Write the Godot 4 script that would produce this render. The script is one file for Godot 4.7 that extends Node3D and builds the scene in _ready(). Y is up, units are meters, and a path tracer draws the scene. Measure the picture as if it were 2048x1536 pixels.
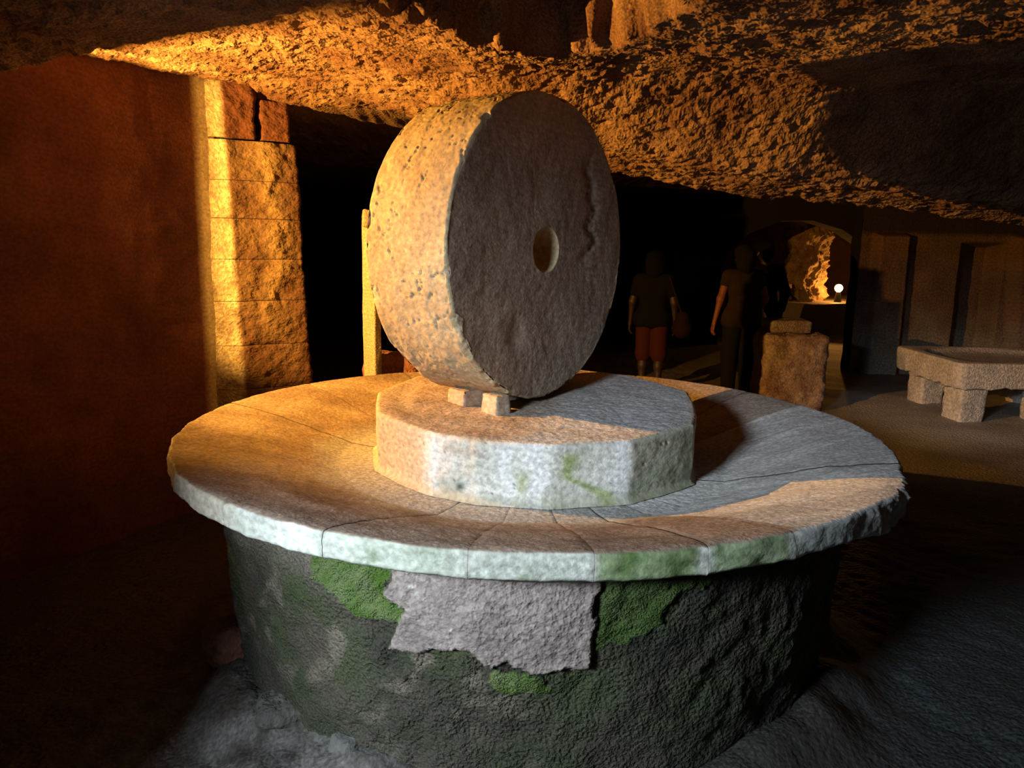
extends Node3D
# An underground oil mill: a big stone wheel on its round bed in a rock-cut cave, lit by a warm floodlight
# on the left wall and by cool daylight from an opening behind the camera on the left.

var tint := Color.WHITE      # vertex colour (linear) left by the shape function for the vertex it returned
var mark := 0                # which mesh of a split grid that vertex belongs to
var fine := FastNoiseLite.new()
var fbm := FastNoiseLite.new()
var cells := FastNoiseLite.new()
var ridged := FastNoiseLite.new()
var rng := RandomNumberGenerator.new()

const LAMP := Vector3(-2.4, 1.93, -3.28)
const MILL := Vector3(0.084, 0.0, -3.222)
const BED := Vector3(0.113, 0.0, -3.284)
const WHEEL := Vector3(0.129, 1.604, -3.2385)   # centre of the wheel's front face
const WHEEL_R := 0.609
const WHEEL_T := 0.4065
const WHEEL_TURN := 0.9267


func _ready() -> void:
	# ---- camera -------------------------------------------------------------------------------
	var cam := Camera3D.new()
	cam.name = "camera"
	cam.fov = 51.94
	cam.near = 0.05
	cam.far = 60.0
	var pitch := 0.1804
	var roll := 0.0183
	var right := Vector3.RIGHT
	var up := Vector3(0, cos(pitch), -sin(pitch))
	var right2 := right * cos(roll) + up * sin(roll)
	var up2 := up * cos(roll) - right * sin(roll)
	cam.transform = Transform3D(Basis(right2, up2, right2.cross(up2)), Vector3(0, 1.64, 0))
	add_child(cam)
	# ---- sky outside, exposure ----------------------------------------------------------------
	var env := Environment.new()
	env.background_mode = Environment.BG_COLOR
	env.background_color = Color(0.62, 0.74, 0.9)
	env.background_energy_multiplier = 0.05
	env.tonemap_mode = Environment.TONE_MAPPER_LINEAR
	env.tonemap_exposure = 1.0
	env.sdfgi_enabled = true
	env.ssao_enabled = true
	env.ssil_enabled = true
	var we := WorldEnvironment.new()
	we.name = "world_environment"
	we.environment = env
	add_child(we)
	# ---- daylight in the opening of the left wall, behind the camera -----------------------------
	var day := AreaLight3D.new()
	day.name = "daylight"
	day.area_size = Vector2(1.5, 0.6)
	day.light_color = Color(0.92, 0.97, 1.0)
	day.light_energy = 66.0
	day.area_range = 30.0
	day.shadow_enabled = true
	add_child(day)
	day.look_at_from_position(Vector3(-2.9, 2.6, 1.6), Vector3(0.1, 0.9, -2.7))
	# ---- the warm flood of the mill lamp (its fitting is built in floodlight()) ---------------------
	setup_noise()
	make_materials()
	floodlight("floodlight", LAMP, Vector3(0.8, 0.0, -0.6), 34.0, "black floodlight with added light-cutting flaps fixed to the left wall beside the mill")

	# ---- the setting ------------------------------------------------------------------------------
	build_floor()
	build_ceiling()
	build_walls()
	# ---- the mill ---------------------------------------------------------------------------------
	build_pillar()
	build_base()
	build_slab()
	build_bed()
	build_wheel()
	build_wedges()
	build_post()
	# ---- the far end ------------------------------------------------------------------------------
	build_block()
	build_table()
	build_people()
	build_far_room()
	build_floor_stones()


# =================================================================================== helpers
func setup_noise() -> void:
	rng.seed = 7
	fine.noise_type = FastNoiseLite.TYPE_SIMPLEX
	fine.fractal_type = FastNoiseLite.FRACTAL_NONE
	fine.frequency = 1.0
	fine.seed = 11
	fbm.noise_type = FastNoiseLite.TYPE_SIMPLEX
	fbm.fractal_type = FastNoiseLite.FRACTAL_FBM
	fbm.fractal_octaves = 4
	fbm.frequency = 1.0
	fbm.seed = 5
	cells.noise_type = FastNoiseLite.TYPE_CELLULAR
	cells.cellular_return_type = FastNoiseLite.RETURN_DISTANCE
	cells.fractal_type = FastNoiseLite.FRACTAL_NONE
	cells.frequency = 1.0
	cells.seed = 3
	ridged.noise_type = FastNoiseLite.TYPE_SIMPLEX
	ridged.fractal_type = FastNoiseLite.FRACTAL_RIDGED
	ridged.fractal_octaves = 3
	ridged.frequency = 1.0
	ridged.seed = 21


func n1(p: Vector3, s: float) -> float:
	return fine.get_noise_3dv(p * s)


func nf(p: Vector3, s: float) -> float:
	return fbm.get_noise_3dv(p * s)


func nc(p: Vector3, s: float) -> float:      # 0 in a cell's middle .. about 1 at its edge
	return clampf(cells.get_noise_3dv(p * s) + 1.0, 0.0, 1.0)


func nr(p: Vector3, s: float) -> float:
	return ridged.get_noise_3dv(p * s)


func mixc(a: Color, b: Color, t: float) -> Color:
	return a.lerp(b, clampf(t, 0.0, 1.0))


func steps(a: float, b: float, n: int) -> PackedFloat32Array:
	var o := PackedFloat32Array()
	for i in n + 1:
		o.append(lerpf(a, b, float(i) / n))
	return o


# uneven sampling: [[from, to, spacing], ...] end to end
func spans(list: Array) -> PackedFloat32Array:
	var o := PackedFloat32Array()
	for s in list:
		var n := maxi(1, int(ceil(absf(s[1] - s[0]) / s[2])))
		for i in n:
			o.append(lerpf(s[0], s[1], float(i) / n))
	o.append(list[-1][1])
	return o


# A surface over two lists of parameters; fn(u, v) returns the point and leaves tint and mark. Returns one mesh per mark.
func sheet(us: PackedFloat32Array, vs: PackedFloat32Array, fn: Callable, flip := false, marks := 1) -> Array:
	var nu := us.size()
	var nv := vs.size()
	var pos := PackedVector3Array()
	var col := PackedColorArray()
	var mk := PackedInt32Array()
	pos.resize(nu * nv)
	col.resize(nu * nv)
	mk.resize(nu * nv)
	var k := 0
	for j in nv:
		for i in nu:
			pos[k] = fn.call(us[i], vs[j])
			col[k] = tint
			mk[k] = mark
			k += 1
	var nor := PackedVector3Array()
	nor.resize(nu * nv)
	var closed_u := pos[0].distance_squared_to(pos[nu - 1]) < 1e-10 and pos[nu].distance_squared_to(pos[2 * nu - 1]) < 1e-10
	for j in nv:
		for i in nu:
			var il := i - 1 if i > 0 else (nu - 2 if closed_u else 0)
			var ir := i + 1 if i < nu - 1 else (1 if closed_u else nu - 1)
			var du := pos[j * nu + ir] - pos[j * nu + il]
			var dv := pos[mini(j + 1, nv - 1) * nu + i] - pos[maxi(j - 1, 0) * nu + i]
			var n := du.cross(dv)
			if flip:
				n = -n
			nor[j * nu + i] = n.normalized() if n.length_squared() > 1e-20 else Vector3.UP
	var out := []
	for m in marks:
		var idx := PackedInt32Array()
		for j in nv - 1:
			for i in nu - 1:
				var a := j * nu + i
				if marks > 1 and mk[a] != m:
					continue
				var b := a + 1
				var c := a + nu
				var d := c + 1
				if flip:
					idx.append_array(PackedInt32Array([a, b, c, b, d, c]))
				else:
					idx.append_array(PackedInt32Array([a, c, b, b, c, d]))
		if idx.is_empty():
			out.append(null)
			continue
		var p2 := pos
		var n2 := nor
		var c2 := col
		if marks > 1:
			var map := {}
			p2 = PackedVector3Array()
			n2 = PackedVector3Array()
			c2 = PackedColorArray()
			for q in idx.size():
				var v := idx[q]
				if not map.has(v):
					map[v] = p2.size()
					p2.append(pos[v])
					n2.append(nor[v])
					c2.append(col[v])
				idx[q] = map[v]
		out.append(surface(p2, n2, c2, idx))
	return out


func surface(p: PackedVector3Array, n: PackedVector3Array, c: PackedColorArray, idx: PackedInt32Array) -> ArrayMesh:
	var arrays := []
	arrays.resize(Mesh.ARRAY_MAX)
	arrays[Mesh.ARRAY_VERTEX] = p
	arrays[Mesh.ARRAY_NORMAL] = n
	if not c.is_empty():
		arrays[Mesh.ARRAY_COLOR] = c
	arrays[Mesh.ARRAY_INDEX] = idx
	var m := ArrayMesh.new()
	m.add_surface_from_arrays(Mesh.PRIMITIVE_TRIANGLES, arrays)
	return m


func put(called: String, mesh: Mesh, mat: Material, parent: Node = self, at := Vector3.ZERO) -> MeshInstance3D:
	var o := MeshInstance3D.new()
	o.name = called if parent != self else numbered(called)
	o.mesh = mesh
	o.material_override = mat
	o.position = at
	parent.add_child(o, true)
	return o


var taken := {}
func numbered(called: String) -> String:
	if not taken.has(called):
		taken[called] = 0
		return called
	taken[called] += 1
	return "%s_%03d" % [called, taken[called]]


func thing(called: String, label: String, category: String, at := Vector3.ZERO, turn := 0.0, group := "") -> Node3D:
	var o := Node3D.new()
	o.name = numbered(called)
	o.position = at
	o.rotation.y = turn
	add_child(o)
	tag(o, label, category, group)
	return o


func tag(o: Node, label: String, category := "", group := "") -> Node:
	o.set_meta("label", label)
	if category:
		o.set_meta("category", category)
	if group:
		o.set_meta("group", group)
	return o


func structure(called: String, mesh: Mesh, mat: Material, label := "") -> MeshInstance3D:
	var o := put(called, mesh, mat)
	o.set_meta("kind", "structure")
	if label:
		o.set_meta("label", label)
		o.set_meta("category", "ground" if called == "floor" else "wall" if called.begins_with("wall") else "ceiling")
	return o


# A rough-hewn block: a box of (2 n)^2 quads a side with rounded edges, pushed about by noise. Origin at the middle of its base.
func rough_block(size: Vector3, n: int, rough: float, bevel: float, base: Color, dirt: Color, off: Vector3, taper := 0.0) -> ArrayMesh:
	var pos := PackedVector3Array()
	var nor := PackedVector3Array()
	var col := PackedColorArray()
	var idx := PackedInt32Array()
	var h := size * 0.5
	for f in 6:
		var ax := f / 2
		var sgn := 1.0 if f % 2 == 0 else -1.0
		var e0 := Vector3.ZERO
		var e1 := Vector3.ZERO
		var e2 := Vector3.ZERO
		e0[ax] = sgn
		e1[(ax + 1) % 3] = 1.0
		e2[(ax + 2) % 3] = sgn
		var start := pos.size()
		var grid := []
		for j in n + 1:
			for i in n + 1:
				var a := e0 + e1 * (2.0 * i / n - 1.0) + e2 * (2.0 * j / n - 1.0)
				var p := Vector3(a.x * h.x, a.y * h.y, a.z * h.z)
				var q := Vector3(clampf(p.x, -h.x + bevel, h.x - bevel), clampf(p.y, -h.y + bevel, h.y - bevel), clampf(p.z, -h.z + bevel, h.z - bevel))
				var d := (p - q).normalized() if (p - q).length() > 1e-6 else e0
				p = q + d * bevel
				var w := p + off
				var s := nf(w, 3.0) * rough * 1.3 + n1(w, 17.0) * rough * 0.5
				p += d * s
				var tp := 1.0 - taper * (p.y + h.y) / size.y
				p.x *= tp
				p.z *= tp
				grid.append(p + Vector3(0, h.y, 0))
				col.append(mixc(base, dirt, 0.5 + 0.9 * nf(w, 4.0) + 0.25 * n1(w, 25.0)))
		for j in n + 1:
			for i in n + 1:
				pos.append(grid[j * (n + 1) + i])
				var du: Vector3 = grid[j * (n + 1) + mini(i + 1, n)] - grid[j * (n + 1) + maxi(i - 1, 0)]
				var dv: Vector3 = grid[mini(j + 1, n) * (n + 1) + i] - grid[maxi(j - 1, 0) * (n + 1) + i]
				var g := du.cross(dv).normalized()
				if i == 0 or j == 0 or i == n or j == n:
					var p: Vector3 = grid[j * (n + 1) + i] - Vector3(0, h.y, 0)
					var q := Vector3(clampf(p.x, -h.x + bevel * 1.2, h.x - bevel * 1.2), clampf(p.y, -h.y + bevel * 1.2, h.y - bevel * 1.2), clampf(p.z, -h.z + bevel * 1.2, h.z - bevel * 1.2))
					g = (p - q).normalized()
				nor.append(g)
		for j in n:
			for i in n:
				var a := start + j * (n + 1) + i
				idx.append_array(PackedInt32Array([a, a + n + 1, a + 1, a + 1, a + n + 1, a + n + 2]))
	return surface(pos, nor, col, idx)


func box_mesh(size: Vector3, bevel := 0.004) -> Mesh:
	return rough_block(size, 3, 0.0, bevel, Color.WHITE, Color.WHITE, Vector3.ZERO)


# the flattened copies of Godot materials
var m_stone: StandardMaterial3D
var m_smooth: StandardMaterial3D
var m_rock: StandardMaterial3D
var m_plaster: StandardMaterial3D
var m_soil: StandardMaterial3D
var m_moss: StandardMaterial3D
var m_floor: StandardMaterial3D
var m_wet: StandardMaterial3D
var m_metal: StandardMaterial3D
var m_wood: StandardMaterial3D
var m_cloth: StandardMaterial3D
var m_skin: StandardMaterial3D


func noise_tex(type: int, freq: float, octaves: int, sd: int, lo: float, hi: float, size := 512, ret := 1) -> NoiseTexture2D:
	var n := FastNoiseLite.new()
	n.noise_type = type
	n.frequency = freq
	n.fractal_type = FastNoiseLite.FRACTAL_FBM if octaves > 1 else FastNoiseLite.FRACTAL_NONE
	n.fractal_octaves = octaves
	n.seed = sd
	n.cellular_return_type = ret
	var t := NoiseTexture2D.new()
	t.width = size
	t.height = size
	t.seamless = true
	t.noise = n
	var g := Gradient.new()
	g.set_color(0, Color(lo, lo, lo))
	g.set_color(1, Color(hi, hi, hi))
	t.color_ramp = g
	return t


func stone_mat(called: String, tex: Texture2D, relief: Texture2D, scale: float, cm: float, rough: float, spec := 0.35) -> StandardMaterial3D:
	var m := StandardMaterial3D.new()
	m.resource_name = called
	m.vertex_color_use_as_albedo = true
	m.albedo_texture = tex
	m.roughness = rough
	m.metallic_specular = spec
	m.uv1_triplanar = true
	m.uv1_world_triplanar = true
	m.uv1_scale = Vector3.ONE * scale
	m.heightmap_enabled = true
	m.heightmap_texture = relief
	m.heightmap_scale = cm
	return m


func make_materials() -> void:
	var grain := noise_tex(FastNoiseLite.TYPE_SIMPLEX, 0.03, 5, 1, 0.66, 1.0)
	var speck := noise_tex(FastNoiseLite.TYPE_SIMPLEX, 0.09, 4, 2, 0.5, 1.05)
	var r_fine := noise_tex(FastNoiseLite.TYPE_SIMPLEX, 0.05, 5, 4, 0.0, 1.0)
	var r_pit := noise_tex(FastNoiseLite.TYPE_CELLULAR, 0.05, 2, 6, 0.0, 1.0)
	m_stone = stone_mat("hewn stone", grain, r_fine, 1.6, 0.7, 0.95)
	m_smooth = stone_mat("worn millstone", grain, r_fine, 2.2, 0.14, 0.85)
	m_rock = stone_mat("cave rock", speck, r_pit, 1.7, 1.2, 0.95)
	m_plaster = stone_mat("pebbly mortar", grain, r_pit, 2.6, 0.7, 0.85)
	m_soil = stone_mat("damp earth crust", speck, r_fine, 2.0, 1.1, 0.9)
	m_moss = stone_mat("moss", speck, r_fine, 4.0, 0.8, 1.0, 0.2)
	m_floor = stone_mat("trodden earth floor", speck, r_fine, 1.1, 0.6, 0.62)
	m_wet = stone_mat("damp gutter stone", grain, r_fine, 2.2, 0.25, 0.45)
	m_metal = flat("black metal", Color(0.03, 0.03, 0.03), 0.5)
	m_wood = stone_mat("old timber", grain, r_fine, 3.0, 0.4, 0.8)
	m_cloth = stone_mat("cloth", grain, r_fine, 6.0, 0.1, 0.95, 0.2)
	m_skin = flat("skin", Color(0.42, 0.2, 0.13), 0.6)


func flat(called: String, c: Color, rough: float) -> StandardMaterial3D:
	var m := StandardMaterial3D.new()
	m.resource_name = called
	m.albedo_color = c.linear_to_srgb()
	m.roughness = rough
	return m


# =================================================================================== lamps
func floodlight(called: String, at: Vector3, dir: Vector3, energy: float, label: String) -> Node3D:
	var t := thing(called, label, "lamp", at)
	dir = dir.normalized()
	var side := dir.cross(Vector3.UP).normalized()
	var upv := side.cross(dir)
	var b := Basis(side, upv, -dir)
	# housing: an open box behind and round the bulb
	var st := SurfaceTool.new()
	st.begin(Mesh.PRIMITIVE_TRIANGLES)
	var bx := BoxMesh.new()
	for w in [[Vector3(0, 0, 0.05), Vector3(0.12, 0.12, 0.02)], [Vector3(0, 0, 0.07), Vector3(0.08, 0.08, 0.03)]]:
		bx.size = w[1]
		var am := bx.duplicate()
		st.append_from(am, 0, Transform3D(Basis(), w[0]))
	var hs := put("housing", st.commit(), m_metal, t)
	hs.basis = b
	var sp := SphereMesh.new()
	sp.radius = 0.016
	sp.height = 0.032
	var glow := StandardMaterial3D.new()
	glow.resource_name = "lamp glow"
	glow.albedo_color = Color.WHITE
	glow.emission_enabled = true
	glow.emission = Color(1.0, 0.8, 0.45)
	glow.emission_energy_multiplier = 3.0
	put("bulb", sp, glow, t)
	# unseen flaps added to cut the light: low (off the floor), left (off the wall), upper (off the near ceiling), back (off the camera's side)
	var a := Vector3(0.405, 0, -0.915).normalized() * 0.105
	put("added_flap", plate([Vector3(-0.09, -0.10, 0.11), Vector3(0.10, -0.10, 0.11), Vector3(0.10, -0.10, -0.135), Vector3(-0.09, -0.10, -0.135)]), m_metal, t)
	put("added_flap", plate([Vector3(-0.08, -0.14, 0.06), Vector3(-0.08, 0.24, 0.06), Vector3(a.x, 0.24, a.z), Vector3(a.x, -0.14, a.z)]), m_metal, t)
	var ea := Vector3(0.47, 0.57, -0.76).normalized() * 0.17
	var eb := Vector3(2.4, 0.45, 0.68).normalized() * 0.20
	put("added_flap", plate([ea, eb, Vector3(0.09, 0.0, 0.17), Vector3(-0.08, 0.16, 0.11)]), m_metal, t)
	put("added_flap", plate([Vector3(-0.09, -0.09, 0.10), Vector3(0.09, -0.09, 0.10), Vector3(0.09, 0.12, 0.10), Vector3(-0.09, 0.12, 0.10)]), m_metal, t)
	var br := CylinderMesh.new()
	br.top_radius = 0.008
	br.bottom_radius = 0.008
	br.height = 0.14
	var bk := put("bracket", br, m_metal, t, Vector3(-0.07, 0, 0.06))
	bk.rotation.z = PI / 2
	var s := SpotLight3D.new()
	s.name = "flood"
	s.light_color = Color(1.0, 0.70, 0.29)
	s.light_energy = energy
	s.spot_range = 30.0
	s.spot_attenuation = 2.0
	s.spot_angle = 76.0
	s.spot_angle_attenuation = 0.85
	s.light_size = 0.006
	s.shadow_enabled = true
	t.add_child(s)
	s.look_at_from_position(at, at + dir)
	return t


# a thin metal sheet with four corners
func plate(c: Array) -> ArrayMesh:
	var st := SurfaceTool.new()
	st.begin(Mesh.PRIMITIVE_TRIANGLES)
	var n: Vector3 = ((c[1] - c[0]) as Vector3).cross(c[3] - c[0]).normalized() * 0.0015
	var p := []
	for q in c:
		p.append(q + n)
	for q in c:
		p.append(q - n)
	for f in [[0, 1, 2, 3], [7, 6, 5, 4], [0, 4, 5, 1], [1, 5, 6, 2], [2, 6, 7, 3], [3, 7, 4, 0]]:
		for k in [0, 2, 1, 0, 3, 2]:
			st.add_vertex(p[f[k]])
	st.generate_normals()
	return st.commit()


# =================================================================================== floor
func floor_y(x: float, z: float) -> float:
	var p := Vector3(x, 0, z)
	var y := nf(p, 1.2) * 0.02 + n1(p, 9.0) * 0.005
	var r := Vector2(x - MILL.x, z - MILL.z).length()
	# earth heaped against the foot of the mill
	var ang := atan2(z - MILL.z, x - MILL.x)
	var heap := 0.10 + 0.04 * sin(ang * 3.0) + 0.05 * n1(p, 2.5)
	y += heap * (1.0 - smoothstep(1.16, 1.50, r))
	# loose gravelly ground in front on the left
	var g := (1.0 - smoothstep(0.5, 1.5, Vector2(x + 0.75, z + 2.1).length()))
	y += g * (0.016 * maxf(0.0, nf(p, 5.0)) + 0.007 * n1(p, 28.0))
	# pad under the table
	y += 0.05 * (1.0 - smoothstep(0.6, 1.3, maxf(absf(x - 4.9) - 0.35, absf(z + 7.75) - 0.2)))
	# raised rock floor of the far chamber
	y += 0.6 * (1.0 - smoothstep(-14.5, -14.35, z))
	return y


func build_floor() -> void:
	var xs := spans([[-4.5, -2.4, 0.12], [-2.4, 2.4, 0.022], [2.4, 8.0, 0.1]])
	var zs := spans([[3.0, -1.4, 0.15], [-1.4, -4.6, 0.022], [-4.6, -14.2, 0.1], [-14.2, -14.6, 0.03], [-14.6, -18.0, 0.12]])
	var earth := Color(0.045, 0.048, 0.048)
	var pale := Color(0.15, 0.145, 0.14)
	var red := Color(0.06, 0.048, 0.044)
	var fn := func(x: float, z: float) -> Vector3:
		var p := Vector3(x, 0, z)
		var c := mixc(earth, red, 0.5 + 0.8 * nf(p, 0.8))
		var g := (1.0 - smoothstep(0.3, 1.3, Vector2(x + 0.75, z + 2.1).length()))
		c = mixc(c, Color(0.055, 0.065, 0.07), smoothstep(0.9, 1.7, x))  # cool daylight on the right-hand ground, put into the colour
		c = mixc(c, mixc(Color(0.31, 0.25, 0.235), Color(0.22, 0.19, 0.185), 0.5 + nf(p, 1.5)), smoothstep(-4.9, -5.8, z))
		c = mixc(c, pale, g * maxf(0.0, 0.5 + 1.2 * nf(p, 6.0)))
		var pad := 1.0 - smoothstep(0.9, 1.5, maxf(absf(x - 4.9) - 0.35, absf(z + 7.75) - 0.2))
		c = mixc(c, Color(0.55, 0.55, 0.53), pad * 0.85)
		tint = c
		return Vector3(x, floor_y(x, z), z)
	structure("floor", sheet(xs, zs, fn)[0], m_floor, "dark trodden earth floor of the cave around the mill")


# =================================================================================== ceiling
func lip_y(x: float) -> float:
	var c := [[-2.6, 2.56], [-1.7, 2.52], [-1.3, 2.47], [-0.95, 2.43], [-0.55, 2.32], [0.0, 2.16], [0.6, 2.04], [1.4, 1.92], [1.95, 1.89], [3.0, 1.78], [5.0, 1.66], [8.0, 1.6]]
	for i in c.size() - 1:
		if x < c[i + 1][0]:
			return lerpf(c[i][1], c[i + 1][1], clampf((x - c[i][0]) / (c[i + 1][0] - c[i][0]), 0.0, 1.0))
	return 1.6


func ceil_y(x: float, z: float) -> float:
	var level := lerpf(2.5, 2.37, smoothstep(-1.2, 0.3, x))
	var y := level
	var lip := lip_y(x)
	if z < -4.78:
		# behind the lip the rock rises again into the next chamber
		y = lerpf(lip, 2.42, smoothstep(-4.78, -5.05, z))
		return y
	# steep down towards the lip, then a flatter underside
	var ledge := minf(lip + 0.06, level)
	y = lip + (ledge - lip) * smoothstep(-4.85, -4.4, z) + (level - ledge) * smoothstep(-4.4, -3.75, z)
	# a shallow dome behind the wheel
	y += 0.05 * exp(-pow((x - 0.65) / 0.55, 2.0) - pow((z + 3.62) / 0.35, 2.0))
	# low ledge of rock, near on the left: its far edge runs from the left wall towards the wheel
	var t := Vector2(x + 1.37, z + 2.86).dot(Vector2(-0.53, 0.848))    # > 0 on the near side
	var fade := smoothstep(0.3, -0.3, x)
	y -= (level - 2.25) * smoothstep(-0.06, 0.05, t) * fade
	# higher again round the entrance behind the camera, open to the sky outside it
	y = lerpf(y, 2.6, smoothstep(-1.9, -1.4, z))
	if x < -1.72 and z > -1.5:
		y = 3.2
	# a shaft in the rock above the wheel
	var d := maxf(maxf(-0.545 * x - 0.839 * z - 2.83, 0.91 * x - 0.414 * z - 1.64), maxf(z + 2.42, maxf(x - 0.55, -0.72 - x)))
	d += n1(Vector3(x, 0, z), 6.0) * 0.05 + n1(Vector3(x, 3, z), 15.0) * 0.012
	y += 0.7 * (1.0 - smoothstep(-0.16, 0.0, d))
	return y


func build_ceiling() -> void:
	var xs := spans([[-4.5, -2.5, 0.1], [-2.5, 2.6, 0.0145], [2.6, 4.2, 0.03], [4.2, 8.0, 0.12]])
	var zs := spans([[3.0, -1.9, 0.15], [-1.9, -4.5, 0.0145], [-4.5, -5.1, 0.02], [-5.1, -18.0, 0.25]])
	var pale := Color(0.39, 0.245, 0.15)
	var brown := Color(0.17, 0.083, 0.052)
	var fn := func(x: float, z: float) -> Vector3:
		var y := ceil_y(x, z)
		var p := Vector3(x, y, z)
		var smooth_patch := smoothstep(0.1, 0.4, nf(p + Vector3(4, 1, 2), 1.6)) * 0.75
		var lumps := nf(p, 3.0) * 0.020
		var crust := nf(p + Vector3(1, 9, 4), 15.0) * 0.018 + (nc(p + Vector3(9, 2, 4), 30.0) - 0.5) * 0.012
		y += lumps + crust * (1.0 - smooth_patch) + n1(p, 45.0) * 0.004
		y += 0.035 * (1.0 - smoothstep(0.06, 0.24, nc(p + Vector3(2, 0, 5), 8.5))) * smoothstep(-0.1, 0.2, nf(p + Vector3(8, 8, 8), 2.0))
		tint = mixc(pale, brown, 0.45 + 0.9 * nf(p, 2.3) + (1.0 - smooth_patch) * 0.3 * (nc(p, 15.0) - 0.3))
		return Vector3(x, y, z)
	structure("ceiling", sheet(xs, zs, fn, true)[0], m_rock, "rough pitted rock ceiling of the cave, lit orange above the wheel")
	var roof := BoxMesh.new()
	roof.size = Vector3(13.0, 0.4, 21.5)
	structure("ceiling_mass", roof, m_rock).position = Vector3(1.7, 3.45, -7.6)


# =================================================================================== walls
func path_at(path: Array, s: float) -> Vector2:
	for i in path.size() - 1:
		var l: float = path[i].distance_to(path[i + 1])
		if s <= l or i == path.size() - 2:
			return path[i].lerp(path[i + 1], s / l)
		s -= l
	return path[-1]


func path_len(path: Array) -> float:
	var l := 0.0
	for i in path.size() - 1:
		l += path[i].distance_to(path[i + 1])
	return l


func rough_wall(called: String, path: Array, y0: float, y1: float, spacing: float, amount: float, base: Color, dirt: Color, label := "", flip := false) -> void:
	var fn := func(s: float, y: float) -> Vector3:
		var q := path_at(path, s)
		var a := path_at(path, maxf(s - 0.06, 0.0))
		var b := path_at(path, minf(s + 0.06, path_len(path)))
		var d := (b - a).normalized()
		var nrm := Vector3(-d.y, 0, d.x) * (1.0 if flip else -1.0)
		var p := Vector3(q.x, y, q.y)
		tint = mixc(base, dirt, 0.5 + 0.9 * nf(p, 1.4) + 0.2 * n1(p, 12.0))
		if label.begins_with("plastered left"):
			tint = mixc(tint, Color(0.64, 0.57, 0.43), smoothstep(-4.65, -4.70, q.y))  # lit strip by the pillar painted onto the end of the wall
			# faint courses of big blocks under the plaster
			var grooves := 0.0
			for g in [0.62, 1.17, 1.66, 2.12]:
				grooves += exp(-pow((y - g - 0.02 * n1(p, 2.0)) / 0.012, 2.0))
			for g in [[0.62, 1.17, -3.9], [1.17, 1.66, -4.25], [1.66, 2.12, -3.95], [1.17, 1.66, -3.55], [2.12, 2.6, -4.3]]:
				if y > g[0] and y < g[1]:
					grooves += exp(-pow((q.y - g[2]) / 0.014, 2.0))
			p -= nrm * grooves * 0.006 * smoothstep(-4.66, -4.5, q.y)
		return p + nrm * (nf(p, 1.8) * amount + n1(p, 8.0) * amount * 0.15)
	structure(called, sheet(steps(0, path_len(path), int(path_len(path) / spacing)), steps(y0, y1, int((y1 - y0) / spacing)), fn, flip)[0], m_smooth, label)


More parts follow.
